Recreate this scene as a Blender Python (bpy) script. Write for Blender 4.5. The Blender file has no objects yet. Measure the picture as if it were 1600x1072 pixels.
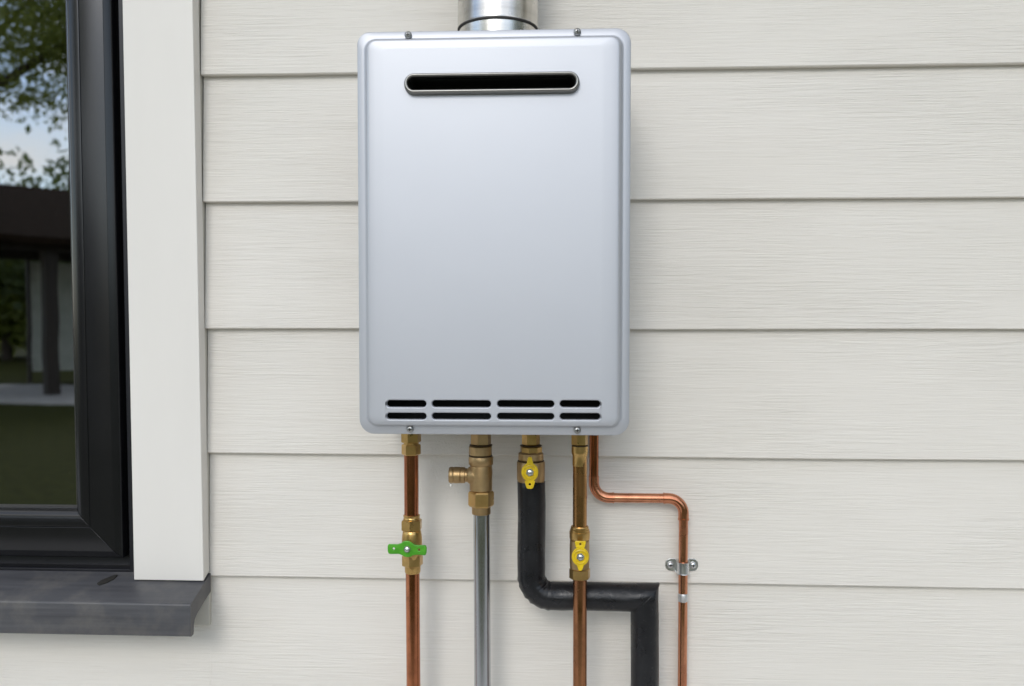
import bpy, bmesh, math, random
from mathutils import Vector, Matrix
random.seed(7)
PI = math.pi
sc = bpy.context.scene
col = sc.collection

# ------------------------------------------------------------------ camera, sky, sun, exposure
cam_d = bpy.data.cameras.new("camera")
cam = bpy.data.objects.new("camera", cam_d)
col.objects.link(cam)
cam.location = (0.0, -1.35, 1.5)
cam.rotation_euler = (math.radians(88.0), 0, math.radians(2.8))
cam_d.sensor_width = 36
cam_d.lens = 36 * 1350 / 1600
cam_d.clip_start = 0.02
cam_d.clip_end = 600
cam_d.dof.use_dof = True
cam_d.dof.focus_distance = 1.22
cam_d.dof.aperture_fstop = 4.2
sc.camera = cam

SUN_EL, SUN_AZ = math.radians(30), math.radians(191)      # azimuth measured from +Y towards +X
world = bpy.data.worlds.new("World")
sc.world = world
world.use_nodes = True
wn, wl = world.node_tree.nodes, world.node_tree.links
bg = wn["Background"]
sky = wn.new("ShaderNodeTexSky")
sky.sky_type = 'NISHITA'
sky.sun_disc = False
sky.sun_elevation = SUN_EL
sky.sun_rotation = SUN_AZ
sky.dust_density = .35
sky.ozone_density = 1.6
tc = wn.new("ShaderNodeTexCoord")
mp = wn.new("ShaderNodeMapping"); mp.inputs["Scale"].default_value = (1, 1, 2.6)
cn = wn.new("ShaderNodeTexNoise"); cn.inputs["Scale"].default_value = 3.0
cn.inputs["Detail"].default_value = 7; cn.inputs["Roughness"].default_value = .58
cr = wn.new("ShaderNodeValToRGB")
cr.color_ramp.elements[0].position = .42; cr.color_ramp.elements[1].position = .60
mx = wn.new("ShaderNodeMixRGB"); mx.inputs[2].default_value = (8.1, 8.0, 7.7, 1)
wl.new(tc.outputs["Generated"], mp.inputs[0]); wl.new(mp.outputs[0], cn.inputs["Vector"])
wl.new(cn.outputs["Fac"], cr.inputs[0]); wl.new(cr.outputs[0], mx.inputs[0])
wl.new(sky.outputs[0], mx.inputs[1]); wl.new(mx.outputs[0], bg.inputs["Color"])
bg.inputs["Strength"].default_value = 0.13

sun_d = bpy.data.lights.new("sun", 'SUN')
sun_d.energy = 0.58
sun_d.angle = math.radians(19)
sun_d.color = (1, .97, .93)
sun = bpy.data.objects.new("sun", sun_d)
col.objects.link(sun)
sdir = Vector((math.sin(SUN_AZ) * math.cos(SUN_EL), math.cos(SUN_AZ) * math.cos(SUN_EL), math.sin(SUN_EL)))
sun.rotation_euler = (-sdir).to_track_quat('-Z', 'Y').to_euler()

sc.view_settings.view_transform = 'Standard'
sc.view_settings.look = 'None'
sc.view_settings.gamma = 1
sc.view_settings.use_curve_mapping = False
sc.view_settings.exposure = 0.90
sc.render.engine = 'CYCLES'
sc.cycles.max_bounces = 8
sc.cycles.use_denoising = True

# ------------------------------------------------------------------ materials
def mat(name, base=(.5, .5, .5), rough=.5, metal=0.0, spec=.5):
    m = bpy.data.materials.new(name)
    m.use_nodes = True
    b = m.node_tree.nodes["Principled BSDF"]
    b.inputs["Base Color"].default_value = (*base, 1)
    b.inputs["Roughness"].default_value = rough
    b.inputs["Metallic"].default_value = metal
    b.inputs["Specular IOR Level"].default_value = spec
    return m, m.node_tree.nodes, m.node_tree.links, b

def noise(n, l, scale, detail=4, rough=.55, vec=(1, 1, 1), dist=0.0, src="Object", loc=(0, 0, 0)):
    t = n.new("ShaderNodeTexCoord"); mpn = n.new("ShaderNodeMapping")
    mpn.inputs["Scale"].default_value = vec
    mpn.inputs["Location"].default_value = loc
    x = n.new("ShaderNodeTexNoise")
    x.inputs["Scale"].default_value = scale; x.inputs["Detail"].default_value = detail
    x.inputs["Roughness"].default_value = rough; x.inputs["Distortion"].default_value = dist
    l.new(t.outputs[src], mpn.inputs[0]); l.new(mpn.outputs[0], x.inputs["Vector"])
    return x.outputs["Fac"]

def ramp(n, l, fac, stops):
    r = n.new("ShaderNodeValToRGB")
    e = r.color_ramp.elements
    while len(e) < len(stops): e.new(.5)
    for el, (p, c) in zip(e, stops):
        el.position = p
        el.color = (*c, 1) if len(c) == 3 else c
    l.new(fac, r.inputs[0])
    return r.outputs[0]

def gray(v): return (v, v, v)

def bump(n, l, b, h, strength, dist, prev=None):
    k = n.new("ShaderNodeBump")
    k.inputs["Strength"].default_value = strength; k.inputs["Distance"].default_value = dist
    l.new(h, k.inputs["Height"])
    if prev is not None: l.new(prev, k.inputs["Normal"])
    l.new(k.outputs[0], b.inputs["Normal"])
    return k.outputs[0]

def math_n(n, l, op, a, b_):
    k = n.new("ShaderNodeMath"); k.operation = op
    for i, v in enumerate((a, b_)):
        if isinstance(v, (int, float)): k.inputs[i].default_value = v
        else: l.new(v, k.inputs[i])
    return k.outputs[0]

def siding_material():
    m, n, l, b = mat("painted_fibre_cement", rough=.52, spec=.3)
    patch = noise(n, l, 1.6, 3, vec=(1, 1, 3))
    fine = noise(n, l, 1, 5, .65, vec=(5, 1, 230), loc=(3, 0, 0))
    tone = math_n(n, l, 'ADD', math_n(n, l, 'MULTIPLY', patch, .6), math_n(n, l, 'MULTIPLY', fine, .40))
    c = ramp(n, l, tone, [(.30, (.668, .632, .570)), (.70, (.738, .700, .640))])
    l.new(c, b.inputs["Base Color"])
    g1 = noise(n, l, 1, 6, .6, vec=(12, 1, 330), dist=.6)
    g2 = noise(n, l, 1, 3, .5, vec=(4, 1, 85), dist=1.6, loc=(7, 0, 2))
    amp = ramp(n, l, noise(n, l, 1, 2, vec=(2.5, 1, 9), loc=(1, 0, 5)), [(.32, gray(.25)), (.68, gray(1))])
    h = math_n(n, l, 'ADD', math_n(n, l, 'MULTIPLY', g1, .62), math_n(n, l, 'MULTIPLY', g2, .34))
    h = math_n(n, l, 'MULTIPLY', h, amp)
    # roughcast touch-up around the pipe penetrations
    t = n.new("ShaderNodeTexCoord")
    sep = n.new("ShaderNodeSeparateXYZ"); l.new(t.outputs["Object"], sep.inputs[0])
    dx = math_n(n, l, 'POWER', math_n(n, l, 'DIVIDE', math_n(n, l, 'ADD', sep.outputs[0], .163), .050), 2.0)
    dz = math_n(n, l, 'POWER', math_n(n, l, 'DIVIDE', math_n(n, l, 'SUBTRACT', sep.outputs[2], 1.265), .085), 2.0)
    mask = ramp(n, l, math_n(n, l, 'ADD', math_n(n, l, 'ADD', dx, dz), math_n(n, l, 'MULTIPLY', noise(n, l, 30, 3), .8)),
                [(.75, gray(1)), (1.0, gray(0))])
    st = math_n(n, l, 'MULTIPLY', noise(n, l, 300, 2, .5), .42)
    mix = n.new("ShaderNodeMixRGB")
    l.new(mask, mix.inputs[0]); l.new(h, mix.inputs[1]); l.new(st, mix.inputs[2])
    bump(n, l, b, mix.outputs[0], .95, .0032)
    return m

def paint_material(name, base, grain=.12):
    m, n, l, b = mat(name, base, .42, spec=.4)
    c = ramp(n, l, noise(n, l, 3, 4, vec=(4, 4, 1)), [(.3, tuple(x * .965 for x in base)), (.7, base)])
    l.new(c, b.inputs["Base Color"])
    bump(n, l, b, noise(n, l, 1, 4, vec=(60, 60, 6)), grain, .001)
    return m

def metal_material(name, c0, c1, rough, streak=(60, 60, 6), patina=None, bumpv=.08, rr=.16):
    m, n, l, b = mat(name, c0, rough, 1.0)
    f = noise(n, l, 1, 5, .6, vec=streak)
    c = ramp(n, l, f, [(.30, c0), (.70, c1)])
    f2 = noise(n, l, 28, 5, .6, loc=(4, 2, 9))
    if patina:
        mk = ramp(n, l, f2, [(.48, gray(0)), (.72, gray(.55))])
        mix = n.new("ShaderNodeMixRGB"); mix.inputs[2].default_value = (*patina, 1)
        l.new(mk, mix.inputs[0]); l.new(c, mix.inputs[1]); c = mix.outputs[0]
    l.new(c, b.inputs["Base Color"])
    r = ramp(n, l, f2, [(.3, gray(rough)), (.75, gray(min(1, rough + rr)))])
    l.new(r, b.inputs["Roughness"])
    bump(n, l, b, noise(n, l, 140, 4), bumpv, .0006)
    return m

M = {}
M["siding"] = siding_material()
M["trim"] = paint_material("painted_trim_board", (.732, .701, .650))
M["backing"] = paint_material("painted_backing_strip", (.58, .55, .48))
M["copper"] = metal_material("copper", (.36, .120, .055), (.60, .24, .12), .13, streak=(130, 130, 2.5), patina=(.20, .085, .045), bumpv=.04)
M["copper_brown"] = metal_material("browned_copper", (.27, .115, .055), (.50, .23, .11), .16, streak=(130, 130, 2.5), patina=(.15, .075, .04), bumpv=.05)
M["copper_new"] = metal_material("bright_copper", (.58, .22, .12), (.74, .35, .20), .16, streak=(60, 60, 8), patina=(.38, .15, .08), bumpv=.03)
M["copper_worn"] = metal_material("tarnished_copper", (.36, .18, .065), (.54, .31, .12), .18, streak=(90, 90, 3), patina=(.22, .11, .045), bumpv=.04)
M["brass"] = metal_material("brass", (.50, .31, .105), (.64, .43, .17), .25, streak=(25, 25, 25), patina=(.30, .19, .075), bumpv=.15)
M["brass_cast"] = metal_material("cast_brass", (.40, .27, .13), (.54, .38, .20), .36, streak=(30, 30, 30), patina=(.26, .17, .085), bumpv=.4)
M["steel_pipe"] = metal_material("galvanised_pipe", (.45, .465, .49), (.52, .535, .56), .21, streak=(60, 60, 2), patina=(.43, .445, .465), bumpv=.02, rr=.06)
M["stainless"] = metal_material("stainless_steel", (.54, .52, .485), (.66, .64, .60), .22, streak=(3, 3, 90), bumpv=.03, rr=.08)
M["zinc"] = metal_material("zinc_plate", (.55, .56, .56), (.76, .77, .77), .22, streak=(40, 40, 40), bumpv=.1)
M["screw"] = metal_material("screw_steel", (.28, .28, .27), (.45, .45, .44), .3, streak=(90, 90, 90))
M["solder"] = metal_material("solder", (.60, .60, .60), (.80, .82, .82), .45, streak=(80, 80, 80), patina=(.35, .28, .24), bumpv=.5)
M["bezel"] = mat("outlet_bezel_metal", (.27, .265, .25), .34, 1.0)[0]
M["dark_matte"] = mat("dark_rubber_and_shade", (.02, .018, .015), .6)[0]  # rubber parts, and the shade painted into the screw crosses
M["ring"] = mat("dark_brass_ring", (.10, .066, .03), .4, .8)[0]
M["void"] = mat("dark_interior", (.012, .014, .013), .8)[0]

def heater_paint():
    m, n, l, b = mat("silver_paint", (.60, .63, .69), .46, .52, .45)
    c = ramp(n, l, noise(n, l, 5, 3), [(.3, (.486, .498, .530)), (.7, (.503, .514, .545))])
    l.new(c, b.inputs["Base Color"])
    bump(n, l, b, noise(n, l, 900, 2), .02, .0003)
    return m
M["silver"] = heater_paint()

def plastic(name, a, c, rough):
    m, n, l, b = mat(name, a, rough)
    l.new(ramp(n, l, noise(n, l, 160, 4), [(.35, a), (.7, c)]), b.inputs["Base Color"])
    return m
def coated(name, a, c, worn, rough):
    m, n, l, b = mat(name, a, rough)
    base = ramp(n, l, noise(n, l, 90, 5, .6), [(.35, a), (.7, c)])
    chips = ramp(n, l, noise(n, l, 260, 4, .7), [(.66, gray(0)), (.70, gray(.8))])
    mix = n.new("ShaderNodeMixRGB"); mix.inputs[2].default_value = (*worn, 1)
    l.new(chips, mix.inputs[0]); l.new(base, mix.inputs[1]); l.new(mix.outputs[0], b.inputs["Base Color"])
    bump(n, l, b, noise(n, l, 200, 3), .15, .0005)
    return m
M["green"] = coated("green_coated_handle", (.050, .26, .012), (.085, .36, .022), (.16, .30, .08), .36)
M["yellow"] = coated("yellow_coated_handle", (.56, .38, .006), (.78, .56, .010), (.42, .30, .05), .36)

def foam():
    m, n, l, b = mat("black_rubber_foam", (.016, .016, .018), .34, 0, .38)
    sp = ramp(n, l, noise(n, l, 420, 3, .6), [(.64, gray(0)), (.74, gray(.5))])
    dust = ramp(n, l, noise(n, l, 12, 5), [(.35, (.006, .006, .0075)), (.75, (.015, .015, .0165))])
    mix = n.new("ShaderNodeMixRGB"); mix.inputs[2].default_value = (.10, .10, .10, 1)
    l.new(sp, mix.inputs[0]); l.new(dust, mix.inputs[1]); l.new(mix.outputs[0], b.inputs["Base Color"])
    r = ramp(n, l, noise(n, l, 30, 4), [(.35, gray(.24)), (.7, gray(.44))])
    l.new(r, b.inputs["Roughness"])
    p = bump(n, l, b, noise(n, l, 55, 5, .6, dist=.8), .4, .0024)
    bump(n, l, b, noise(n, l, 600, 2), .12, .0005, p)
    return m
M["foam"] = foam()

def frame_paint(name, base, rough):
    m, n, l, b = mat(name, base, rough)
    dust = ramp(n, l, noise(n, l, 9, 6, .65), [(.4, base), (.85, tuple(x * 1.3 + .002 for x in base))])
    l.new(dust, b.inputs["Base Color"])
    bump(n, l, b, noise(n, l, 500, 2), .04, .0003)
    return m
M["frame"] = frame_paint("black_powder_coat", (.0065, .0065, .0075), .21)
M["frame_outer"] = frame_paint("black_outer_frame", (.007, .007, .010), .36)

def sill_material():
    m, n, l, b = mat("dark_grey_sill", (.06, .06, .065), .42)
    br = noise(n, l, 1, 5, .65, vec=(5, 130, 130))
    base = ramp(n, l, br, [(.3, (.050, .050, .055)), (.7, (.082, .082, .088))])
    dirt = ramp(n, l, noise(n, l, 13, 6, .62), [(.48, gray(0)), (.72, gray(.55))])
    mix = n.new("ShaderNodeMixRGB"); mix.inputs[2].default_value = (.17, .155, .135, 1)
    l.new(dirt, mix.inputs[0]); l.new(base, mix.inputs[1]); l.new(mix.outputs[0], b.inputs["Base Color"])
    l.new(ramp(n, l, br, [(.3, gray(.36)), (.7, gray(.5))]), b.inputs["Roughness"])
    bump(n, l, b, br, .12, .0006)
    return m
M["sill"] = sill_material()

def glass_material():
    m, n, l, b = mat("window_glass")
    n.remove(b)
    out = n["Material Output"]
    tr = n.new("ShaderNodeBsdfTransparent"); tr.inputs[0].default_value = (.72, .76, .74, 1)
    gl = n.new("ShaderNodeBsdfGlossy"); gl.inputs["Roughness"].default_value = .004
    gl.inputs["Color"].default_value = (.93, .96, 1, 1)
    fr = n.new("ShaderNodeFresnel"); fr.inputs[0].default_value = 2.0
    mul = math_n(n, l, 'MINIMUM', math_n(n, l, 'MULTIPLY', fr.outputs[0], 3.0), 1.0)
    mixs = n.new("ShaderNodeMixShader")
    bp = n.new("ShaderNodeBump"); bp.inputs["Strength"].default_value = .05; bp.inputs["Distance"].default_value = .004
    l.new(noise(n, l, 5, 2), bp.inputs["Height"]); l.new(bp.outputs[0], gl.inputs["Normal"])
    l.new(mul, mixs.inputs[0]); l.new(tr.outputs[0], mixs.inputs[1]); l.new(gl.outputs[0], mixs.inputs[2])
    l.new(mixs.outputs[0], out.inputs[0])
    return m
M["glass"] = glass_material()

def simple_noise_mat(name, a, c, scale, rough=.8, vec=(1, 1, 1), bumps=0):
    m, n, l, b = mat(name, a, rough)
    f = noise(n, l, scale, 6, .6, vec=vec)
    l.new(ramp(n, l, f, [(.3, a), (.7, c)]), b.inputs["Base Color"])
    if bumps: bump(n, l, b, f, bumps, .03)
    return m
M["lawn"] = simple_noise_mat("lawn_grass", (.030, .034, .007), (.062, .068, .015), 9, .9, bumps=.6)
M["lawn"].node_tree.nodes["Principled BSDF"].inputs["Specular IOR Level"].default_value = .08
M["paving"] = simple_noise_mat("patio_paving", (.50, .48, .45), (.62, .60, .565), 4)
def leaf_material(name, a, c):
    m, n, l, b = mat(name, a, .5)
    cc = ramp(n, l, noise(n, l, 1.5, 5), [(.3, a), (.7, c)])
    l.new(cc, b.inputs["Base Color"])
    t = n.new("ShaderNodeBsdfTranslucent"); l.new(cc, t.inputs[0])
    mixs = n.new("ShaderNodeMixShader"); mixs.inputs[0].default_value = .5
    l.new(b.outputs[0], mixs.inputs[1]); l.new(t.outputs[0], mixs.inputs[2])
    l.new(mixs.outputs[0], n["Material Output"].inputs[0])
    return m
M["leaf"] = leaf_material("leaf_green", (.15, .19, .030), (.30, .34, .075))
M["leaf_dark"] = leaf_material("leaf_dark_green", (.075, .11, .035), (.15, .19, .06))
M["bark"] = simple_noise_mat("bark", (.045, .034, .026), (.10, .078, .06), 14, .9, vec=(3, 3, .5), bumps=.8)
M["dark_wood"] = simple_noise_mat("dark_stained_timber", (.018, .012, .008), (.04, .028, .02), 5, .6, vec=(6, 6, 1))
M["shingle"] = simple_noise_mat("dark_roofing", (.016, .010, .006), (.03, .019, .012), 12, .95)
M["shingle"].node_tree.nodes["Principled BSDF"].inputs["Specular IOR Level"].default_value = .1
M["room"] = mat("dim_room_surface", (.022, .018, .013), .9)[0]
M["screen"] = simple_noise_mat("pale_screen_fabric", (.48, .50, .43), (.62, .63, .56), 6, .8)

# ------------------------------------------------------------------ mesh helpers
class MB:
    def __init__(self): self.v = []; self.f = []
    def ring_strip(self, rings, close_u=True, cap0=False, cap1=False):
        b0 = len(self.v); n = len(rings[0])
        for r in rings: self.v += [tuple(p) for p in r]
        for i in range(len(rings) - 1):
            for j in range(n if close_u else n - 1):
                k = (j + 1) % n
                self.f.append((b0 + i * n + j, b0 + i * n + k, b0 + (i + 1) * n + k, b0 + (i + 1) * n + j))
        if cap0: self.f.append(tuple(b0 + j for j in reversed(range(n))))
        if cap1: self.f.append(tuple(b0 + (len(rings) - 1) * n + j for j in range(n)))
    def lathe(self, o, axis, prof, seg=32, phase=0.0, cap0=True, cap1=True):
        a = Vector(axis).normalized(); o = Vector(o)
        u = Vector((1, 0, 0)) if abs(a.x) < .9 else Vector((0, 0, 1))
        u = (u - a * u.dot(a)).normalized(); w = a.cross(u)
        rings = []
        for r, z in prof:
            rings.append([o + a * z + (u * math.cos(t) + w * math.sin(t)) * r
                          for t in (phase + 2 * PI * j / seg for j in range(seg))])
        self.ring_strip(rings, True, cap0, cap1)
        return self
    def hexnut(self, o, axis, r, z0, z1, phase=0.0, c=.0012, sides=6):
        self.lathe(o, axis, [(r * .90, z0), (r, z0 + c), (r, z1 - c), (r * .90, z1)], sides, phase)
        return self
    def tube(self, path, r, seg=24, cap=True, rfun=None):
        pts = [Vector(p) for p in path]; rings = []
        up = Vector((0, -1, 0))
        for i, p in enumerate(pts):
            d0 = (p - pts[i - 1]).normalized() if i else (pts[1] - p).normalized()
            d1 = (pts[i + 1] - p).normalized() if i < len(pts) - 1 else d0
            t = (d0 + d1).normalized()
            cosb = max(.3, d0.dot(t))
            n_ = (up - d0 * up.dot(d0)).normalized(); s = d0.cross(n_)
            ring = []
            for j in range(seg):
                a = 2 * PI * j / seg
                rr = r if rfun is None else rfun(i, a, r)
                q = n_ * math.cos(a) * rr + s * math.sin(a) * rr
                q = q - d0 * (q.dot(t) / cosb)          # mitre the ring onto the bisecting plane
                ring.append(p + q)
            rings.append(ring)
        self.ring_strip(rings, True, cap, cap)
        return self
    def box(self, x0, x1, y0, y1, z0, z1):
        b0 = len(self.v)
        self.v += [(x, y, z) for z in (z0, z1) for y in (y0, y1) for x in (x0, x1)]
        for f in ((0, 2, 3, 1), (4, 5, 7, 6), (0, 1, 5, 4), (2, 6, 7, 3), (0, 4, 6, 2), (1, 3, 7, 5)):
            self.f.append(tuple(b0 + i for i in f))
        return self
    def extrude(self, prof, a0, a1, fn):
        """closed profile of 2D points, swept between two stations; fn(u, v, s) -> point"""
        self.ring_strip([[fn(u, v, a0) for u, v in prof], [fn(u, v, a1) for u, v in prof]], True, True, True)
        return self
    def shear(self, k=.005, z0=1.53):
        self.v = [(x + k * (z0 - z), y, z) for x, y, z in self.v]
        return self
    def build(self, name, m, parent=None, smooth=35, bevel=0, merge=False):
        me = bpy.data.meshes.new(name)
        me.from_pydata(self.v, [], self.f); me.update()
        bm = bmesh.new(); bm.from_mesh(me)
        if merge: bmesh.ops.remove_doubles(bm, verts=bm.verts, dist=1e-5)
        bmesh.ops.recalc_face_normals(bm, faces=bm.faces)
        bm.to_mesh(me); bm.free()
        return link(name, me, m, parent, smooth, bevel)

def link(name, me, m, parent=None, smooth=35, bevel=0):
    me.name = name
    me.materials.clear(); me.materials.append(m)
    if smooth:
        for p in me.polygons: p.use_smooth = True
        me.set_sharp_from_angle(angle=math.radians(smooth))
    o = bpy.data.objects.new(name, me)
    col.objects.link(o)
    if parent is not None:
        o.parent = parent
        o.matrix_parent_inverse = Matrix.Translation(-world_loc(parent)) if parent.parent is None else Matrix()
    if bevel:
        bv = o.modifiers.new("edge", 'BEVEL'); bv.width = bevel; bv.segments = 2
        bv.limit_method = 'ANGLE'; bv.angle_limit = math.radians(40); bv.harden_normals = True
    return o

def world_loc(o): return Vector(o.location)

def thing(name, label, cat, loc=(0, 0, 0), group=None):
    o = bpy.data.objects.new(name, None)
    o.empty_display_size = .05
    col.objects.link(o); o.location = loc
    return tag(o, label, cat, group)

def tag(o, label, cat, group=None):
    o["label"] = label; o["category"] = cat
    if group: o["group"] = group
    return o

def structure(o):
    o["kind"] = "structure"; return o

def plate(name, outer, holes, y_front, thick, bev, m, parent, smooth=40):
    """flat plate standing in the XZ plane, bevelled, with real holes"""
    cu = bpy.data.curves.new(name, 'CURVE'); cu.dimensions = '2D'; cu.fill_mode = 'BOTH'
    for loop in [outer] + holes:
        s = cu.splines.new('POLY'); s.points.add(len(loop) - 1)
        for p, (x, z) in zip(s.points, loop): p.co = (x, z, 0, 1)
        s.use_cyclic_u = True
    cu.extrude = max(1e-5, thick / 2 - bev); cu.bevel_depth = bev; cu.bevel_resolution = 2; cu.offset = -bev
    t = bpy.data.objects.new(name, cu); col.objects.link(t)
    dg = bpy.context.evaluated_depsgraph_get()
    me = bpy.data.meshes.new_from_object(t.evaluated_get(dg))
    bpy.data.objects.remove(t); bpy.data.curves.remove(cu)
    me.transform(Matrix.Translation((0, y_front + thick / 2, 0)) @ Matrix.Rotation(PI / 2, 4, 'X'))
    return link(name, me, m, parent, smooth)

def rrect(x0, x1, z0, z1, r, n=8):
    rs = r if isinstance(r, tuple) else (r,) * 4        # tr, tl, bl, br
    pts = []
    for (cx, cz, a0, rr) in ((x1 - rs[0], z1 - rs[0], 0, rs[0]), (x0 + rs[1], z1 - rs[1], 90, rs[1]),
                             (x0 + rs[2], z0 + rs[2], 180, rs[2]), (x1 - rs[3], z0 + rs[3], 270, rs[3])):
        for i in range(n + 1):
            a = math.radians(a0 + 90 * i / n)
            pts.append((cx + rr * math.cos(a), cz + rr * math.sin(a)))
    return pts

def circ(cx, cz, r, n=20): return [(cx + r * math.cos(2 * PI * i / n), cz + r * math.sin(2 * PI * i / n)) for i in range(n)]

def arc_path(c, r, a0, a1, y, n=12):
    return [(c[0] + r * math.cos(math.radians(a0 + (a1 - a0) * i / n)), y, c[1] + r * math.sin(math.radians(a0 + (a1 - a0) * i / n))) for i in range(n + 1)]

def pan_screw(name, x, y, z, r, m, parent, slot=True):
    """domed screw head facing the camera side (-Y) with dark bars painting the shade of a cross recess"""
    b = MB().lathe((x, y, z), (0, -1, 0), [(r * 1.0, 0), (r * 1.0, r * .25), (r * .86, r * .52), (r * .55, r * .70), (r * .30, r * .74),
                                          (r * .24, r * .42), (.0001, r * .40)], 20)
    s = b.build(name, m, parent, 50)
    if slot:
        q = MB().box(x - r * .52, x + r * .52, y - r * .745, y - r * .60, z - r * .09, z + r * .09)
        q.box(x - r * .09, x + r * .09, y - r * .748, y - r * .603, z - r * .52, z + r * .52)
        q.build("cross_shade", M["dark_matte"], s, 0)  # dark bars at the surface paint the shade inside a recess
    return s

# ------------------------------------------------------------------ ground and surroundings (lawn and patio mirrored in the window; path added for bounce light)
g = MB(); g.v = [(-150, -150, 0), (150, -150, 0), (150, 40, 0), (-150, 40, 0)]; g.f = [(0, 1, 2, 3)]
structure(g.build("lawn", M["lawn"], None, 0))
g = MB().box(-22, -3.5, -15.6, -12.4, -.05, .03)
structure(g.build("patio", M["paving"], None, 0))
g = MB().box(-9, 9, -2.3, -.03, -.05, .035)  # pale path added as a reflector to brighten the lower wall
structure(g.build("path", M["paving"], None, 0))

# ------------------------------------------------------------------ house wall with lap siding
wall = thing("house_wall", "cream painted lap siding wall with wide trim board beside the window", "wall", (0, 0, 0))
w = MB(); w.box(-.6, 2.6, .004, .14, 0, 3.0); w.box(-4.0, -1.62, .004, .14, 0, 3.0)
w.box(-1.62, -.6, .004, .14, 0, 1.05); w.box(-1.62, -.6, .004, .14, 2.32, 3.0)
w.build("sheathing", M["backing"], wall, 0)
LAPS = [1.8690 + .1968 * k for k in range(5, 0, -1)] + [1.8690, 1.6722, 1.4753, 1.2786, 1.0834] + [1.0834 - .1968 * k for k in range(1, 6)]

def board(x0, x1, zb, zt, tilt=0.0, cut=None, skew=0.0):
    """one lapped board: bottom edge proud, top tucked behind the board above"""
    n = 26
    prof = [(-.0222, zb + .0014), (-.0208, zb), (-.0095, zb), (-.0015, zt), (-.0095, zt)]
    b = MB(); rings = []
    for i in range(n + 1):
        x = x0 + (x1 - x0) * i / n
        wob = .0005 * math.sin(x * 3.1 + zb * 37) + .0003 * math.sin(x * 8.3 + zb * 11) + tilt * (x - .1)
        rings.append([(x + (skew * (1.55 - z) if i == 0 else 0), y + wob * .5, z + wob) for y, z in prof])
    b.ring_strip(rings, True, True, True)
    return b.build("siding_board", M["siding"], wall, 25)

for i, zb in enumerate(LAPS):
    zt = zb + .1968 + .028
    t = random.uniform(-.0007, .0007)
    if i == 9: t = .0003
    if zb > 1.07:
        board(-.5465, 2.5, zb, zt, t, skew=.0045)
        if zb > 2.30: board(-3.9, -.549, zb, zt, t)
        else: board(-3.9, -1.73, zb, zt, t)
    elif zb > .87:
        board(-.5455, 2.5, zb, zt, t)
        board(-3.9, -.5458, zb, 1.085, t)
    else:
        xj = random.choice([-.9, .9, 1.4])
        board(-3.9, xj - .001, zb, zt, t); board(xj + .001, 2.5, zb, zt, t)

def upright(x0, x1, y0, y1, z0f, z0b, z1, kl, kr, name, m, bev):
    b = MB()
    b.v = []
    for z, s in ((None, 0), (z1, 1)):
        for y in (y0, y1):
            zz = z if z is not None else (z0f if y == y0 else z0b)
            b.v += [(x0 + kl * (1.53 - zz), y, zz), (x1 + kr * (1.53 - zz), y, zz)]
    b.f = [(0, 2, 3, 1), (4, 5, 7, 6), (0, 1, 5, 4), (2, 6, 7, 3), (0, 4, 6, 2), (1, 3, 7, 5)]
    return b.build(name, m, wall, 35, bev)
upright(-.6562, -.5460, -.047, -.0235, 1.0835, 1.0925, 2.30, .0048, .0066, "trim_board", M["trim"], .0015)
upright(-.6500, -.5478, -.0230, .003, 1.005, 1.005, 2.30, .0048, .0066, "backing_strip", M["backing"], .0008)
upright(-1.735, -1.632, -.047, -.0235, 1.0835, 1.0925, 2.30, .0048, .0048, "trim_board", M["trim"], .0015)
b = MB().box(-1.735, -.546, -.047, .003, 2.302, 2.40); b.build("trim_board", M["trim"], wall, 35, .0015)

MB().box(-4.2, 2.8, -.50, .14, 3.002, 3.03).build("added_soffit", M["trim"], wall, 0)  # eave and roof added out of view to darken the upper wall
MB().box(-4.2, 2.8, -.525, -.502, 2.98, 3.16).build("added_fascia", M["frame_outer"], wall, 0)
bb = MB(); bb.v = [(-4.2, -.56, 3.165), (2.8, -.56, 3.165), (2.8, 3.4, 4.4), (-4.2, 3.4, 4.4), (-4.2, -.56, 3.19), (2.8, -.56, 3.19), (2.8, 3.4, 4.43), (-4.2, 3.4, 4.43)]
bb.f = [(0, 1, 2, 3), (4, 7, 6, 5), (0, 4, 5, 1), (1, 5, 6, 2), (2, 6, 7, 3), (3, 7, 4, 0)]
bb.build("added_roof_slope", M["shingle"], wall, 0)

# ------------------------------------------------------------------ window
win = thing("window", "black framed window with garden reflected in its glass, left of cream trim", "window", (-1.14, 0, 1.1))
K = .005
WX0, WX1, WZ0, WZ1 = -1.612, -.6837, 1.1118, 2.28         # outer outline of the sash
def mitred(prof, x0, x1, z0, z1, names, m, parent, gap=.0004, smooth=30):
    """four mitred lengths of one profile; prof is (inset, y), closed"""
    sides = (("b", (1, 0)), ("r", (0, 1)), ("t", (1, 0)), ("l", (0, 1)))
    for s, _ in sides:
        r0, r1 = [], []
        for d, y in prof:
            e = d + gap
            if s == "b": p, q = (x0 + e, y, z0 + d), (x1 - e, y, z0 + d)
            elif s == "t": p, q = (x0 + e, y, z1 - d), (x1 - e, y, z1 - d)
            elif s == "r": p, q = (x1 - d, y, z0 + e), (x1 - d, y, z1 - e)
            else: p, q = (x0 + d, y, z0 + e), (x0 + d, y, z1 - e)
            r0.append(p); r1.append(q)
        b = MB(); b.ring_strip([r0, r1], True, True, True)
        b.shear(K).build(names, m, parent, smooth, .00035)
sash_prof = [(0, .012), (0, -.0235), (.0006, -.0250), (.0018, -.0262), (.0108, -.0300), (.0116, -.0308), (.0125, -.0310), (.0488, -.0310),
             (.0494, -.0306), (.0494, .012)]
mitred(sash_prof, WX0, WX1, WZ0, WZ1, "sash_rail", M["frame"], win)
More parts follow.
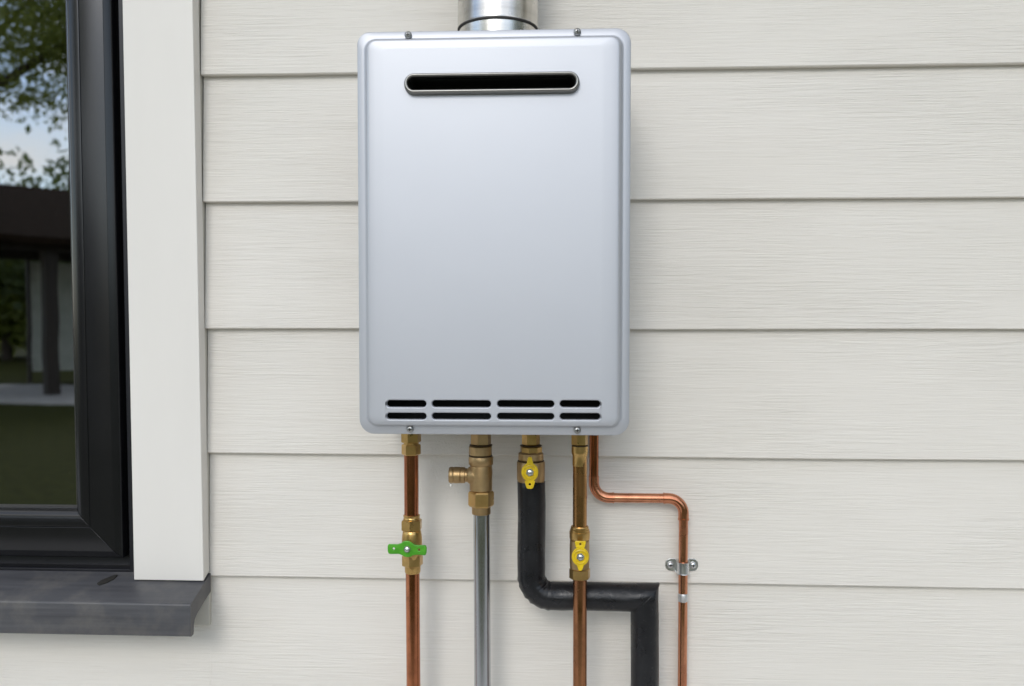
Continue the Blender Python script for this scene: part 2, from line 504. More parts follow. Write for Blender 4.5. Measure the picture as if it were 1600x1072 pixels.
bead_prof = [(.0499, .010), (.0499, -.0296), (.0506, -.0306), (.0520, -.0308), (.0640, -.0290), (.0700, -.0262), (.0745, -.0215), (.0775, -.0165), (.0795, -.0125), (.0795, .010)]
mitred(bead_prof, WX0, WX1, WZ0, WZ1, "glazing_bead", M["frame"], win, smooth=50)
of_prof = [(0, .06), (0, -.0215), (.0008, -.0225), (.0092, -.0225), (.0100, -.0215), (.0100, .0), (.0300, .002), (.0300, .06)]
mitred(of_prof, WX0 - .0185, WX1 + .0185, WZ0 - .0290, WZ1 + .0185, "window_frame", M["frame_outer"], win)
bk = MB().box(WX0 + .07, WX1 - .07, -.0122, -.0092, WZ0 + .07, WZ1 - .07).shear(K).build("glass_pane", M["glass"], win, 0)
gsk = [(.0780, -.0135), (.0780, -.0150), (.0800, -.0145), (.0812, -.0124), (.0800, -.0123)]
mitred(gsk, WX0, WX1, WZ0, WZ1, "rubber_seal", M["dark_matte"], win, gap=0)

def sill_profile():
    s = .31
    top = lambda y: 1.0650 + (y + .1) * s
    p = [(-.0235, top(-.0235)), (-.0945, top(-.0945))]
    for a in range(5):                                        # rounded nose
        t = a / 4 * PI / 2
        p.append((-.0965 - .0040 * math.sin(t), 1.0622 + .0040 * math.cos(t)))
    p += [(-.1010, 1.0190), (-.1000, 1.0165), (-.0975, 1.0158), (-.0905, 1.0165), (-.0893, 1.0200), (-.0888, 1.0300), (-.0850, 1.0375), (-.0760, 1.0430), (-.0500, 1.0520), (-.0235, 1.0600)]
    return p
b = MB().extrude(sill_profile(), -1.765, -.5415, lambda u, v, s: (s, u, v))
sill = b.build("window_sill", M["sill"], win, 30)
sill.data.polygons[0].use_smooth = True

# room behind the glass
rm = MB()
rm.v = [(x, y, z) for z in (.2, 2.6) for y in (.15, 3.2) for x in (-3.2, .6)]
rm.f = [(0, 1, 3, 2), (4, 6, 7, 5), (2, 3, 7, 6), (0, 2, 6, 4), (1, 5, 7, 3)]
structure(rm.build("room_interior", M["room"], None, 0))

# ------------------------------------------------------------------ water heater
heater = thing("water_heater", "silver wall hung tankless water heater with slotted front cover", "water heater", (-.08, -.11, 1.34))
FX0, FX1, FZ0, FZ1 = -.2585, .0983, 1.3392, 1.8672
YF = -.2165                                                # face of the flange
# carcass: an open fronted box
b = MB()
ro = rrect(FX0 + .004, FX1 - .004, FZ0 + .004, FZ1 - .004, .012, 4)
ri = rrect(FX0 + .006, FX1 - .006, FZ0 + .006, FZ1 - .006, .011, 4)
b.ring_strip([[(x, -.150, z) for x, z in ri], [(x, -.2140, z) for x, z in ri], [(x, -.2140, z) for x, z in ro], [(x, -.0215, z) for x, z in ro]], True, False, True)
b.build("casing", M["silver"], heater, 35)
b = MB(); b.box(FX0 + .008, FX1 - .008, -.152, -.150, FZ0 + .008, FZ1 - .008)
b.build("inner_panel", M["void"], heater, 0)
# wall bracket
MB().box(-.17, .01, -.021, -.0188, 1.868, 1.885).build("wall_bracket", M["silver"], heater, 0)

# front cover: flange, step, softly curved sides, flat face with cut slots
PX0, PX1, PZ0, PZ1 = -.2478, .0874, 1.3500, 1.8568
loops = []
fr = (.0190, .0165, .0200, .0200)
loops.append((rrect(FX0, FX1, FZ0, FZ1, fr), -.2145))
loops.append((rrect(FX0, FX1, FZ0, FZ1, fr), YF + .0008))
def loop(dx, dzt, dzb, r, y): loops.append((rrect(PX0 + dx, PX1 - dx, PZ0 + dzb, PZ1 - dzt, r), y))
loops.append((rrect(FX0 + .0008, FX1 - .0008, FZ0 + .0008, FZ1 - .0008, .0185), YF))
for dx, dzt, dzb, r, dy in ((-.0026, -.0022, -.0026, .0160, 0), (-.0012, -.0010, -.0012, .0150, .0003), (.0000, .0000, .0000, .0145, .0012), (.0012, .0009, .0008, .0138, .0034),
        (.0024, .0016, .0016, .0130, .0060), (.0032, .0021, .0022, .0124, .0074), (.0042, .0028, .0030, .0116, .0084), (.0056, .0038, .0040, .0106, .0090), (.0076, .0052, .0050, .0096, .0094),
        (.0150, .0090, .0062, .0080, .0099), (.0230, .0130, .0071, .0070, .0102), (.0255, .0142, .0074, .0066, .0103), (.0268, .0150, .0076, .0064, .0103)):
    loop(dx, dzt, dzb, r, YF - dy)
YP = YF - .0103
b = MB()
b.ring_strip([[(x, y, z) for x, z in lp] for lp, y in loops], True)
cover_outline = loops[-1][0]
slots = []                                                  # (x0, x1, z0, z1)
for x0, x1 in ((-.2202, -.1677), (-.1601, -.0826), (-.0742, .0001), (.0076, .0600)):
    for z0, z1 in ((1.3762, 1.3852), (1.3593 + .0008, 1.3685)):
        slots.append((x0, x1, z0 + .0004 * (x0 + .22) * 10, z1 + .0004 * (x0 + .22) * 10))
holes = []
for (x0, x1, z0, z1) in slots:
    hz = (z1 - z0) / 2
    lo = [rrect(x0 - e, x1 + e, z0 - e, z1 + e, hz + e - 1e-5, 7) for e in (.0016, .0012, .0006, .0001, 0, 0)]
    ys = (YP, YP, YP + .0005, YP + .0013, YP + .0024, YP + .0065)
    b.ring_strip([[(x, y, z) for x, z in l_] for l_, y in zip(lo, ys)], True)
    holes.append(lo[0])
ox0, ox1, oz0, oz1 = -.1900, .0278, 1.7852, 1.8048
hz = (oz1 - oz0) / 2
lo = [rrect(ox0, ox1, oz0, oz1, hz - 1e-5, 10)] * 2
b.ring_strip([[(x, y, z) for x, z in l_] for l_, y in zip(lo, (YP, YP + .008))], True)
holes.append(lo[0])
# flat face filled between the outline and the holes
cu = bpy.data.curves.new("face", 'CURVE'); cu.dimensions = '2D'; cu.fill_mode = 'FRONT'
for lp in [cover_outline] + holes:
    s = cu.splines.new('POLY'); s.points.add(len(lp) - 1)
    for p, (x, z) in zip(s.points, lp): p.co = (x, z, 0, 1)
    s.use_cyclic_u = True
to = bpy.data.objects.new("face", cu); col.objects.link(to)
fm = bpy.data.meshes.new_from_object(to.evaluated_get(bpy.context.evaluated_depsgraph_get()))
bpy.data.objects.remove(to)
b0 = len(b.v)
b.v += [(v.co.x, YP, v.co.y) for v in fm.vertices]
b.f += [tuple(b0 + i for i in p.vertices) for p in fm.polygons]
cover = b.build("front_cover", M["silver"], heater, 60, merge=True)

# exhaust outlet with a metal bezel
bz0 = rrect(-.1947, .0323, 1.7814, 1.8088, .0136, 12)
def stad(e): return rrect(-.1947 + e, .0323 - e, 1.7814 + e * 1.05, 1.8088 - e * .92, .0136 - e, 12)
rings = [(0, YP + .0004), (.0002, YP - .0022), (.0008, YP - .0070), (.0018, YP - .0090), (.0032, YP - .0096), (.0047, YP - .0090), (.0057, YP - .0070), (.0062, YP - .0010), (.0064, YP + .035)]
b = MB(); b.ring_strip([[(x, y, z) for x, z in stad(e)] for e, y in rings], True)
ex = b.build("exhaust_outlet", M["bezel"], heater, 50)
b = MB(); b.ring_strip([[(x, YP + .0025, z) for x, z in stad(.0066)], [(x, YP + .036, z) for x, z in stad(.0066)]], True, False, True)
b.build("outlet_throat", M["void"], ex, 0)
for (x, z) in ((-.1909, 1.8620), (.0291, 1.8626), (-.1905, 1.3462), (.0304, 1.3462)):
    pan_screw("cover_screw", x, YF - .0012, z, .0048, M["screw"], heater)

# ------------------------------------------------------------------ flue
FC = (-.0804, -.115)
flue = thing("flue_pipe", "polished stainless flue pipe standing on top of the heater", "flue pipe", (FC[0], FC[1], 1.863))
b = MB().lathe((FC[0], FC[1], 0), (0, 0, 1), [(.0548, 1.862), (.0548, 1.8990)], 64)
b.build("flue_collar", M["stainless"], flue, 40)
b = MB().lathe((FC[0], FC[1], 0), (0, 0, 1), [(.0549, 1.9000), (.0549, 1.8980), (.0562, 1.8976), (.0569, 1.8984), (.0569, 1.9000)], 64, cap0=False, cap1=False)
b.build("flue_dark_ring", M["dark_matte"], flue, 40)  # thin dark ring under the lower rim of the sleeve
b = MB().lathe((FC[0], FC[1], 0), (0, 0, 1), [(.0545, 1.9003), (.0569, 1.9001), (.0573, 1.9008), (.0568, 1.9030), (.0566, 1.945), (.0560, 1.9475), (.0566, 1.950), (.0566, 2.55)], 64)
b.build("flue_sleeve", M["stainless"], flue, 40)
b = MB()                                                     # tilted clamp band just above the frame
ax = Vector((.03, .30, 1)).normalized()
b.lathe((FC[0], FC[1] - .004, 1.9560), ax, [(.0590, -.004), (.0606, -.0035), (.0612, 0), (.0606, .008), (.0590, .0085)], 64, cap0=False, cap1=False)
band = b.build("clamp_band", M["dark_matte"], flue, 40)
MB().box(FC[0] - .0665, FC[0] - .058, FC[1] - .02, FC[1] + .0, 1.944, 1.962).build("clamp_latch", M["screw"], band, 30, .001)

# ------------------------------------------------------------------ shared fittings
def stack(name, x, y, prof, m, parent, seg=40, smooth=30, axis=(0, 0, -1), o=None):
    o = o or (x, y, 0)
    return MB().lathe(o, axis, prof, seg).build(name, m, parent, smooth)
def vprof(l): return [(r, -z) for r, z in l]                 # profile given with world heights, axis pointing down

# ---- copper pipe with the green butterfly valve
c1 = thing("copper_pipe", "upright copper pipe with green butterfly valve, leftmost of the pipes below heater", "pipe", (-.208, -.1, 0))
X, Y = -.2084, -.100
def leaning_tube(x0, x1, y, z0, z1, r, name, m, parent, seg=28, dents=0.0):
    n = 16
    path = [(x0 + (x1 - x0) * i / n, y, z0 + (z1 - z0) * i / n) for i in range(n + 1)]
    return MB().tube(path, r, seg).build(name, m, parent, 40)
leaning_tube(-.2089, -.2089, Y, 1.295, 1.200, .0106, "pipe_length", M["copper"], c1)
leaning_tube(-.2076, -.2040, Y, 1.130, .10, .0103, "pipe_length", M["copper"], c1)
MB().hexnut((-.2089, Y, 0), (0, 0, 1), .0146, 1.3105, 1.332, .35).build("nut", M["brass"], c1, 30)
MB().lathe((-.2089, Y, 0), (0, 0, 1), [(.0110, 1.3110), (.0112, 1.3070)], 32).build("neck", M["brass"], c1, 30)
MB().hexnut((-.2089, Y, 0), (0, 0, 1), .0140, 1.2925, 1.3080, .1, .0016).build("nut", M["brass"], c1, 30)
v1 = MB().lathe((-.2083, Y, 0), (0, 0, 1), [(.0112, 1.134), (.0128, 1.136), (.0140, 1.1410), (.0148, 1.150), (.0150, 1.160), (.0148, 1.170), (.0140, 1.1765), (.0134, 1.180), (.0120, 1.182)], 40).build("valve_body", M["brass"], c1, 40)
MB().lathe((-.2086, Y, 0), (0, 0, 1), [(.0108, 1.1965), (.0119, 1.1968), (.0122, 1.1985), (.0116, 1.2000), (.0122, 1.2015), (.0122, 1.2035), (.0112, 1.2042)], 36).build("collar", M["brass"], c1, 35)
MB().hexnut((-.2086, Y, 0), (0, 0, 1), .0158, 1.1812, 1.1968, .52, .0014).build("nut", M["brass"], c1, 30)
MB().hexnut((-.2077, Y, 0), (0, 0, 1), .0156, 1.1285, 1.1448, .38, .0014).build("nut", M["brass"], c1, 30)
MB().lathe((-.2074, Y, 0), (0, 0, 1), [(.0106, 1.118), (.0115, 1.1195), (.0118, 1.1285), (.0112, 1.1290)], 32).build("collar", M["brass"], c1, 35)
MB().lathe((-.2100, Y, 1.1600), (0, -1, 0), [(.0085, .010), (.0082, .0185), (.0050, .0190), (.0045, .0255)], 28).build("valve_stem", M["brass"], c1, 35)
hx, hz_ = -.2110, 1.1600
out = []
wing = [(-.0278, .0058), (-.0262, .0068), (-.0140, .0066), (-.0090, .0082), (-.0060, .0108), (-.0020, .0118), (.0025, .0116), (.0065, .0096), (.0100, .0066), (.0150, .0056), (.0250, .0060), (.0272, .0050), (.0282, .0020),
        (.0280, -.0050), (.0268, -.0082), (.0250, -.0090), (.0150, -.0082), (.0085, -.0090), (.0050, -.0112), (.0010, -.0120), (-.0040, -.0112), (-.0080, -.0088), (-.0120, -.0074), (-.0250, -.0078), (-.0275, -.0064), (-.0284, -.0030), (-.0285, .0030)]
hd = plate("handle", [(hx + x, hz_ + z) for x, z in wing], [circ(hx - .0195, hz_ + .0003, .0018, 10)[::1], circ(hx + .0172, hz_ - .0008, .0018, 10)],
           Y - .0262, .0036, .0010, M["green"], c1)
MB().hexnut((hx, Y - .0260, hz_), (0, -1, 0), .0052, 0, .0026, .2, .0006).lathe((hx, Y - .0284, hz_), (0, -1, 0), [(.0034, 0), (.0032, .0016), (.0014, .0024)], 16).build("handle_nut", M["zinc"], c1, 30)

# ---- relief valve and grey pipe
c2 = thing("relief_pipe", "grey steel pipe under a brass relief valve with short side outlet", "pipe", (-.106, -.1, 0))
X, Y = -.1065, -.100
MB().hexnut((X, Y, 0), (0, 0, 1), .0150, 1.3080, 1.332, .3).build("nut", M["brass_cast"], c2, 30)
MB().hexnut((X - .0008, Y, 0), (0, 0, 1), .0168, 1.2925, 1.3066, .15, .0010, 12).build("union_ring", M["brass_cast"], c2, 30)
MB().lathe((X, Y, 0), (0, 0, 1), [(.0128, 1.3084), (.0169, 1.3078), (.0169, 1.3070), (.013, 1.3068)], 32).lathe((X - .0005, Y, 0), (0, 0, 1), [(.013, 1.2926), (.0173, 1.2923), (.0173, 1.2914), (.013, 1.2911)], 32).build("joint_ring", M["ring"], c2, 30)
MB().lathe((X, Y, 0), (0, 0, 1), [(.0140, 1.2395), (.0165, 1.2420), (.0166, 1.2560), (.0168, 1.2700), (.0160, 1.2775), (.0166, 1.2780), (.0180, 1.2800), (.0180, 1.2895), (.0172, 1.2912), (.0120, 1.2912)], 40).build("valve_body", M["brass_cast"], c2, 35)
MB().lathe((X, Y, 1.2630), (-1, 0, 0), [(.0150, .0060), (.0140, .0150), (.0112, .0185), (.0100, .0200), (.0100, .0230), (.0116, .0236), (.0118, .0290), (.0108, .0296), (.0118, .0302), (.0120, .0390), (.0112, .0396), (.0118, .0404), (.0120, .0440), (.0108, .0466), (.0080, .0470), (.0078, .0400)], 36).build("side_outlet", M["brass_cast"], c2, 35)
MB().lathe((X - .0440, Y, 1.2498), (0, 0, -1), [(.0006, -.001), (.0017, .0006), (.0019, .0020), (.0013, .0034), (.0003, .0042)], 12).build("water_drop", mat("water_drop", (.75, .74, .70), .05, 0, .8)[0], c2, 60)
MB().hexnut((X + .0002, Y, 0), (0, 0, 1), .0188, 1.2175, 1.2400, .15, .0026).build("nut", M["brass"], c2, 30)
MB().lathe((X + .0004, Y, 0), (0, 0, 1), [(.0118, 1.2060), (.0136, 1.2066), (.0139, 1.2095), (.0139, 1.2175), (.0120, 1.2180)], 36).build("collar", M["brass_cast"], c2, 35)
leaning_tube(-.1056, -.1015, Y, 1.207, .10, .0121, "pipe_length", M["steel_pipe"], c2)

# ---- insulated pipe with the small yellow handle
c3 = thing("insulated_pipe", "black foam insulated pipe with two bends and a yellow handled valve", "pipe", (-.034, -.085, 0))
X, Y = -.0340, -.085
MB().hexnut((X, Y, 0), (0, 0, 1), .0132, 1.3060, 1.332, .12).build("nut", M["brass"], c3, 30)
MB().lathe((X, Y, 0), (0, 0, 1), [(.0120, 1.3058), (.0162, 1.3053), (.0162, 1.3045), (.012, 1.3042)], 32).build("joint_ring", M["ring"], c3, 30)
MB().hexnut((X + .0004, Y, 0), (0, 0, 1), .0160, 1.2920, 1.3042, .62, .0012, 8).build("nut", M["brass"], c3, 30)
MB().lathe((X, Y, 0), (0, 0, 1), [(.0150, 1.2960), (.0184, 1.2935), (.0188, 1.2850), (.0174, 1.2825), (.0196, 1.2818), (.0206, 1.2800), (.0207, 1.2560), (.0190, 1.2480)], 40).build("valve_body", M["brass_cast"], c3, 30)
MB().lathe((X, Y, 0), (0, 0, 1), [(.0176, 1.2832), (.0194, 1.2829), (.0194, 1.2821), (.0176, 1.2818)], 40).build("joint_ring", M["ring"], c3, 30)
MB().lathe((X, Y, 1.2720), (0, -1, 0), [(.0100, .012), (.0095, .0245), (.0060, .0250), (.0055, .0315)], 24).build("valve_stem", M["brass"], c3, 35)
def yellow_handle(cx, cz, y, up, parent, big, small, tail=None):
    """disc with a broad tab on one side and a small lug on the other"""
    s = 1 if up else -1
    pts = []
    for i in range(0, 181, 12):                              # right half of the disc
        a = math.radians(-90 + i)
        pts.append((.0122 * math.cos(a), .0134 * math.sin(a)))
    right = [p for p in pts if p[0] > .0040]
    lower = [(-.0030, -.0175 * small), (-.0018, -.0192 * small), (.0018, -.0192 * small), (.0030, -.0175 * small)]
    upper = [(.0066, .0140), (.0080, .0208 * big), (.0070, .0222 * big), (-.0070, .0222 * big), (-.0080, .0208 * big), (-.0066, .0140)]
    if tail: upper = tail + [(-x, z) for x, z in reversed(tail)]
    left = [(-x, z) for x, z in reversed(right)]
    loop_ = lower[2:] + right + upper + left + lower[:2]
    if not up:
        loop_ = [(x, -z) for x, z in loop_][::-1]
    h = plate("handle", [(cx + x, cz + z) for x, z in loop_], [circ(cx, cz + s * .0178 * big, .0016, 10)], y, .0032, .0010, M["yellow"], parent)
    MB().lathe((cx, y + .0004, cz), (0, -1, 0), [(.0104, 0), (.0102, .0014), (.0092, .0018), (.0084, .0012), (.0082, .0)], 32, cap0=False, cap1=False).build("handle_rim", M["yellow"], h, 40)
    MB().hexnut((cx, y + .0002, cz), (0, -1, 0), .0058, 0, .0030, .3, .0006).lathe((cx, y - .0026, cz), (0, -1, 0), [(.0036, 0), (.0034, .0018), (.0018, .0024)], 16).build("handle_nut", M["zinc"], parent, 30)
yellow_handle(-.0346, 1.2715, -.1190, False, c3, .98, 1.16, [(.0078, .0125), (.0056, .0205), (.0044, .0232), (.0024, .0240)])

def insulation():
    xl, xr, zh = -.0331, .1335, 1.0820
    R = .030
    path = [(xl + .0003, Y, 1.2556), (xl, Y, 1.2545)]
    path += [(xl, Y, 1.2545 - (1.2545 - zh - R) * i / 10) for i in range(1, 11)]
    path += arc_path((xl + R, zh + R), R, 180, 270, Y, 14)[1:]
    x_a = xl + R
    path += [(x_a + (xr - x_a) * i / 10, Y, zh) for i in range(1, 10)]
    path += [(xr - .004, Y, zh)]
    ph = len(path)
    path += [(xr, Y, zh)]
    path += [(xr, Y, zh - .004)] + [(xr + .0026 * i / 12, Y, zh - .004 - (zh - .06) * (i / 12) ** 1.6) for i in range(1, 13)]
    pts = [Vector(p) for p in path]
    cen = Vector((xl + R, Y, zh + R)); mit = Vector((xr, Y, zh))
    def rf(i, a, r):
        p = pts[i]
        k = 1 + .012 * math.sin(p.z * 41 + p.x * 57 + a) + .008 * math.sin(3 * a + p.x * 90 - p.z * 60)
        if i < 2: k *= (.93 if i == 0 else 1.0)
        d = (p - Vector((xl + .012, Y, zh + .012))).length
        wr = math.exp(-(d / .028) ** 2)
        inner = max(0, math.sin(a + PI)) if True else 0
        k += wr * .05 * math.sin(i * 2.6 + 1.5 * a) * (.35 + .65 * abs(math.sin(a)))
        d2 = (p - mit).length
        k += math.exp(-(d2 / .02) ** 2) * .03 * math.sin(5 * a + i)
        return r * k
    bb = MB().tube(path, .0206, 40, True, rf)
    o = bb.build("insulation", M["foam"], c3, 50)
    # glued seam across the mitre
    sd = MB()
    ring = []
    d0 = Vector((1, 0, 0)); t = Vector((1, 0, -1)).normalized()
    loop_pts = []
    for j in range(41):
        a = 2 * PI * j / 40
        q = Vector((0, -math.cos(a), math.sin(a))) * .0208
        q = q - d0 * (q.dot(t) / d0.dot(t))
        loop_pts.append(mit + q)
    for j in range(40):
        p0, p1 = loop_pts[j], loop_pts[j + 1]
        sd.tube([p0, p1], .0007, 6, True)
    sd.build("seam", M["foam"], o, 50)
    return o
insulation()

# ---- brass toned copper pipe with the yellow valve in front of the foam
c4 = thing("copper_pipe", "upright copper pipe with yellow handled valve crossing in front of black foam pipe", "pipe", (.037, -.12, 0))
X, Y = .0368, -.120
MB().hexnut((X - .0004, Y, 0), (0, 0, 1), .0120, 1.3115, 1.336, .2).build("nut", M["brass"], c4, 30)
MB().lathe((X, Y, 0), (0, 0, 1), [(.0100, 1.3115), (.0118, 1.3112), (.0118, 1.3100), (.010, 1.3098)], 32).build("joint_ring", M["ring"], c4, 30)
MB().lathe((X - .0002, Y, 0), (0, 0, 1), [(.0102, 1.2820), (.0104, 1.2960), (.0116, 1.2995), (.0119, 1.3020), (.0118, 1.3100), (.0100, 1.3105)], 32).build("collar", M["brass"], c4, 30)
leaning_tube(.0369, .0371, Y, 1.300, 1.190, .0101, "pipe_length", M["copper_worn"], c4)
leaning_tube(.0375, .0388, Y, 1.125, .10, .0100, "pipe_length", M["copper_brown"], c4)
MB().lathe((X, Y, 0), (0, 0, 1), [(.0118, 1.1330), (.0138, 1.1350), (.0143, 1.1450), (.0143, 1.1660), (.0138, 1.1750), (.0118, 1.1765)], 36).build("valve_body", M["brass_cast"], c4, 35)
MB().lathe((X + .0001, Y, 0), (0, 0, 1), [(.0110, 1.1762), (.0143, 1.1768), (.0147, 1.1785), (.0148, 1.1874), (.0139, 1.1876), (.0139, 1.1906), (.0128, 1.1912), (.0127, 1.1940), (.0120, 1.1952), (.0104, 1.1954)], 36).build("union_ring", M["brass"], c4, 25)
MB().hexnut((X + .0002, Y, 0), (0, 0, 1), .0150, 1.1195, 1.1345, .1, .0012, 8).build("nut", M["brass"], c4, 30)
MB().lathe((X + .0002, Y, 1.1572), (0, -1, 0), [(.0085, .010), (.0080, .0180), (.0050, .0185), (.0045, .0230)], 24).build("valve_stem", M["brass"], c4, 35)
yellow_handle(.0372, 1.1572, Y - .0235, True, c4, 1.0, 1.04)

# ---- thin copper line with two elbows
c5 = thing("copper_line", "thin bright copper line stepping right through two elbows down the wall", "pipe", (.06, -.034, 0))
Y = -.0360
xa, xb, zh, r5 = .0607, .1966, 1.2183, .0072
Ra, Rb = .023, .023
leaning_tube(xa, xa, Y, 1.345, zh + Ra + .006, r5, "pipe_length", M["copper"], c5, 20)
MB().tube([(xa, Y, zh + Ra + .010)] + arc_path((xa + Ra, zh + Ra), Ra, 180, 270, Y, 14) + [(xa + Ra + .006, Y, zh)], r5 + .0007, 20).build("elbow", M["copper_new"], c5, 50)
MB().lathe((xa + Ra + .006, Y, zh), (1, 0, 0), [(r5, -.001), (r5 + .0012, -.0006), (r5 + .0012, .0016), (r5, .0020)], 24).build("joint_ring", M["copper_new"], c5, 40)
MB().tube([(xa + Ra, Y, zh), (xb - Rb, Y, zh)], r5, 20).build("pipe_length", M["copper_new"], c5, 50)
MB().tube([(xb - Rb - .006, Y, zh)] + arc_path((xb - Rb, zh - Rb), Rb, 90, 0, Y, 14) + [(xb, Y, zh - Rb - .008)], r5 + .0008, 20).build("elbow", M["copper_new"], c5, 50)
MB().lathe((xb - Rb - .006, Y, zh), (1, 0, 0), [(r5, -.0020), (r5 + .0013, -.0016), (r5 + .0013, .0006), (r5, .001)], 24).build("joint_ring", M["copper_new"], c5, 40)
MB().lathe((xb, Y, zh - Rb - .008), (0, 0, 1), [(r5, -.0022), (r5 + .0013, -.0018), (r5 + .0013, .0006), (r5, .001)], 24).build("joint_ring", M["copper_new"], c5, 40)
leaning_tube(xb, xb, Y, zh - Rb, .10, r5 - .0002, "pipe_length", M["copper_new"], c5, 20)
def rs(i, a, r): return r * (1 + .03 * math.sin(3 * a + i) + .02 * math.sin(7 * a))
pth = [(xb, Y, 1.0730 - .0125 * i / 8) for i in range(9)]
prof_k = (.955, 1.02, 1.05, 1.06, 1.06, 1.05, 1.03, 1.0, .95)
MB().tube(pth, r5 + .0002, 24, True, lambda i, a, r: r * prof_k[i] * (1 + .012 * math.sin(4 * a + i))).build("solder_joint", M["solder"], c5, 50)

# ---- pipe clamp
cl = thing("pipe_clamp", "galvanised saddle clamp holding the thin copper line to the siding", "clamp", (xb, -.018, 1.1125))
zc, rb, th, hh = 1.1122, .0079, .0013, .0090
ywall = -.0205
inner, outer_ = [], []
sec = []
for i in range(0, 17):
    a = PI * i / 16
    sec.append((math.cos(a), math.sin(a)))
def sadl(rad, foot):
    pts = [(xb + foot, ywall + (0 if rad > rb else .0))]
    return pts
b = MB()
rings = []
for zz in (zc - hh, zc - hh * .9, zc + hh * .9, zc + hh):
    flare = .0007 if abs(zz - zc) > hh * .95 else 0
    ring = []
    for s_, rad in ((1, rb + th + flare), (-1, rb + flare)):
        pts = [(rad, 0)] if False else []
        line = [(xb + rad * 1.0, ywall)] + [(xb + rad * cx_, Y - rad * sy_) for cx_, sy_ in sec] + [(xb - rad * 1.0, ywall)]
        ring += [(x, y, zz) for x, y in (line if s_ == 1 else line[::-1])]
    rings.append(ring)
b.ring_strip(rings, True, True, True)
b.build("saddle", M["zinc"], cl, 35)
for s_ in (-1, 1):
    xi, xo = xb + s_ * (rb - .0005), xb + s_ * .0252
    x0, x1 = min(xi, xo), max(xi, xo)
    rr = (.0088, .0012, .0012, .0088) if s_ > 0 else (.0012, .0088, .0088, .0012)
    pl = plate("ear", rrect(x0, x1, zc - .0098, zc + .0098, rr, 8), [], ywall - .0012, .0016, .0005, M["zinc"], cl)
    pan_screw("clamp_screw", xb + s_ * .0172, ywall - .0012, zc, .0052, M["zinc"], cl)

# ---- small dark mark on the sill
b = MB()
pts = [(-.7080, -.0560), (-.7050, -.0490), (-.6990, -.0405), (-.6925, -.0345), (-.6865, -.0345), (-.6880, -.0440), (-.6945, -.0530), (-.7030, -.0590)]
zt = lambda x, y: 1.0650 + (y + .1) * .31
top = [(x, y, zt(x, y) + .0020 + .0008 * math.sin(i * 2.1)) for i, (x, y) in enumerate(pts)]
bot = [(x, y, zt(x, y) + .0002) for x, y in pts]
b.ring_strip([bot, top], True, True, True)
tag(b.build("dark_mark", M["dark_matte"], None, 40), "small dark mark on the grey window sill", "dark_mark")

# ------------------------------------------------------------------ garden opposite
def leaves(center, radii, n, size, m, name, parent, droop=.2, rnd=None, clumps=0):
    rnd = rnd or random
    b = MB()
    cl_ = []
    for _ in range(clumps or max(6, n // 90)):
        while True:
            p = Vector((rnd.uniform(-1, 1), rnd.uniform(-1, 1), rnd.uniform(-1, 1)))
            if .25 < p.length < 1: break
        cl_.append(Vector((center[0] + p.x * radii[0], center[1] + p.y * radii[1], center[2] + p.z * radii[2])))
    cs = min(radii) * .34
    for _ in range(n):
        c = rnd.choice(cl_)
        p = c + Vector((rnd.gauss(0, cs), rnd.gauss(0, cs), rnd.gauss(0, cs * .55) - droop * abs(rnd.gauss(0, cs))))
        a = Vector((rnd.gauss(0, 1), rnd.gauss(0, 1), rnd.gauss(-.3, .8))).normalized()
        t = a.orthogonal().normalized(); q = Matrix.Rotation(rnd.uniform(0, 6.3), 3, a)
        t = q @ t
        L = size * rnd.uniform(.7, 1.3)
        s2 = a.cross(t) * L * .28
        k = len(b.v)
        b.v += [tuple(p), tuple(p + t * L * .5 + s2), tuple(p + t * L), tuple(p + t * L * .5 - s2)]
        b.f.append((k, k + 1, k + 2, k + 3))
    me = bpy.data.meshes.new(name); me.from_pydata(b.v, [], b.f); me.update()
    return link(name, me, m, parent, 0)

def tree(name, label, loc, h, tr, crowns, n, m, size=.16):
    t = thing(name, label, "tree", loc)
    x, y, z = loc
    b = MB()
    def limb(path, r0, r1):
        k = len(path)
        b.tube(path, r0, 10, True, lambda i, a, r: (r0 + (r1 - r0) * i / (k - 1)) * (1 + .06 * math.sin(3 * a + i)))
    limb([(x, y, z - .1), (x + .03, y, z + h * .3), (x - .04, y + .05, z + h * .6), (x + .05, y, z + h)], tr, tr * .4)
    for (cx, cy, cz, rx, ry, rz) in crowns:
        limb([(x, y, z + h * .5), (x + cx * .4, y + cy * .4, z + h * .55 + (cz - h * .5) * .5), (x + cx, y + cy, z + cz)], tr * .4, .03)
    b.build("trunk", M["bark"], t, 60)
    for (cx, cy, cz, rx, ry, rz) in crowns:
        leaves((x + cx, y + cy, z + cz), (rx, ry, rz), n, size, m, "crown", t)
    return t

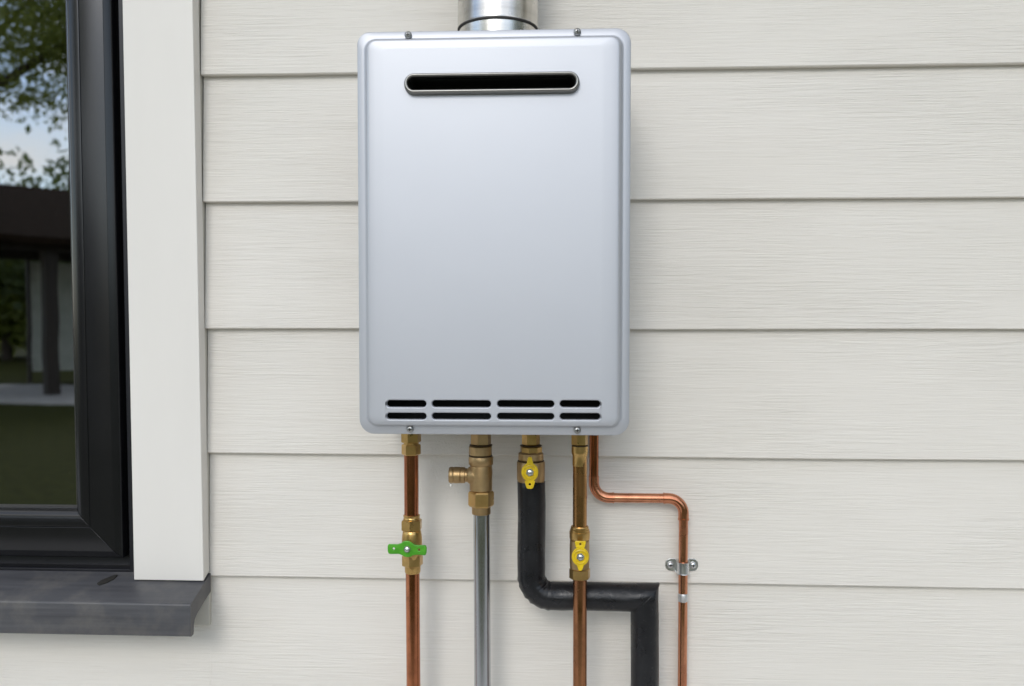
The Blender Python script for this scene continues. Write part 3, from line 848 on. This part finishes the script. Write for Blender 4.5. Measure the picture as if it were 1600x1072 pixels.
tree("shade_tree", "leafy tree whose hanging branches are reflected high in the window glass", (-8.9, -10.3, 0), 6.0, .24,
     [(2.0, 0, 5.1, 1.6, 1.4, .8), (1.4, -.8, 6.2, 2.0, 1.6, 1.2), (-.8, .3, 6.0, 1.8, 1.6, 1.3), (3.1, .3, 5.5, 1.1, 1.0, .8)], 6500, M["leaf"], .075)
tree("garden_tree", "dark bushy tree standing behind the garden pavilion", (-14.5, -24, 0), 5.5, .25,
     [(0, 0, 4.2, 2.6, 2.4, 1.8), (1.8, 0, 3.2, 2.0, 2.0, 1.6), (-1.8, 0, 3.4, 2.0, 2.0, 1.6)], 1500, M["leaf_dark"], .28)
tree("garden_tree", "tall dark tree opposite the heater reflected as a green streak in the flue", (6.6, -2.9, 0), 6.0, .28,  # enlarged and set nearer to darken the right of the wall
     [(0, 0, 4.8, 1.8, 2.2, 2.4), (.5, .8, 2.4, 1.7, 1.8, 1.5), (.3, -1.0, 2.6, 1.6, 1.6, 1.5)], 2200, M["leaf_dark"], .30)
tree("garden_tree", "low wide tree seen under the pavilion roof in the window reflection", (-17.6, -25.6, 0), 3.2, .16,
     [(0, 0, 2.3, 2.0, 1.2, 1.3), (1.6, .2, 2.0, 1.6, 1.1, 1.4), (-1.5, .2, 2.2, 1.6, 1.1, 1.4)], 2400, M["leaf"], .24)
hd_ = thing("hedge", "long clipped green hedge along the far edge of the lawn", "hedge", (0, -27, 0))
for k, cx in enumerate(range(-34, 35, 4)):
    leaves((cx, -28, 2.0), (2.7, .9, 2.4), 2600, .38, M["leaf_dark"] if k % 2 else M["leaf"], "foliage", hd_, clumps=45)

pav = thing("garden_pavilion", "dark timber pavilion with low roof reflected in the window glass", "pavilion", (-10, -14.5, 0))
def rotp(b, ang=math.radians(-50), c=(-10, -14.5)):
    ca, sa = math.cos(ang), math.sin(ang)
    b.v = [(c[0] + (x - c[0]) * ca - (y - c[1]) * sa, c[1] + (x - c[0]) * sa + (y - c[1]) * ca, z) for x, y, z in b.v]
    return b
for x, y in ((-14, -13.2), (-9.97, -13.2), (-5.2, -13.2), (-14, -16.4), (-12, -16.4), (-5.2, -16.4)):
    rotp(MB().box(x - .11, x + .11, y - .11, y + .11, .0, 2.62)).build("post", M["dark_wood"], pav, 0, .01)
for x in (-9.3, -8.1, -6.9):
    rotp(MB().box(x + .03, x + 1.15, -16.36, -16.32, .25, 2.55)).build("screen_panel", M["screen"], pav, 0)
    rotp(MB().box(x - .03, x + .03, -16.42, -16.30, .0, 2.60)).build("screen_stile", M["dark_wood"], pav, 0)
for y in (-13.2, -16.4):
    rotp(MB().box(-14.3, -4.9, y - .08, y + .08, 2.60, 2.86)).build("beam", M["dark_wood"], pav, 0, .01)
b = MB()
b.v = [(-14.8, -12.6, 2.80), (-4.4, -12.6, 2.80), (-4.4, -14.8, 3.92), (-14.8, -14.8, 3.92), (-14.8, -17.0, 2.80), (-4.4, -17.0, 2.80),
       (-14.8, -12.6, 2.68), (-4.4, -12.6, 2.68), (-4.4, -14.8, 3.78), (-14.8, -14.8, 3.78), (-14.8, -17.0, 2.68), (-4.4, -17.0, 2.68)]
b.f = [(0, 1, 2, 3), (3, 2, 5, 4), (6, 9, 8, 7), (9, 10, 11, 8), (0, 6, 7, 1), (4, 5, 11, 10), (0, 3, 9, 6), (3, 4, 10, 9), (1, 7, 8, 2), (2, 8, 11, 5)]
rotp(b).build("roof", M["shingle"], pav, 0)
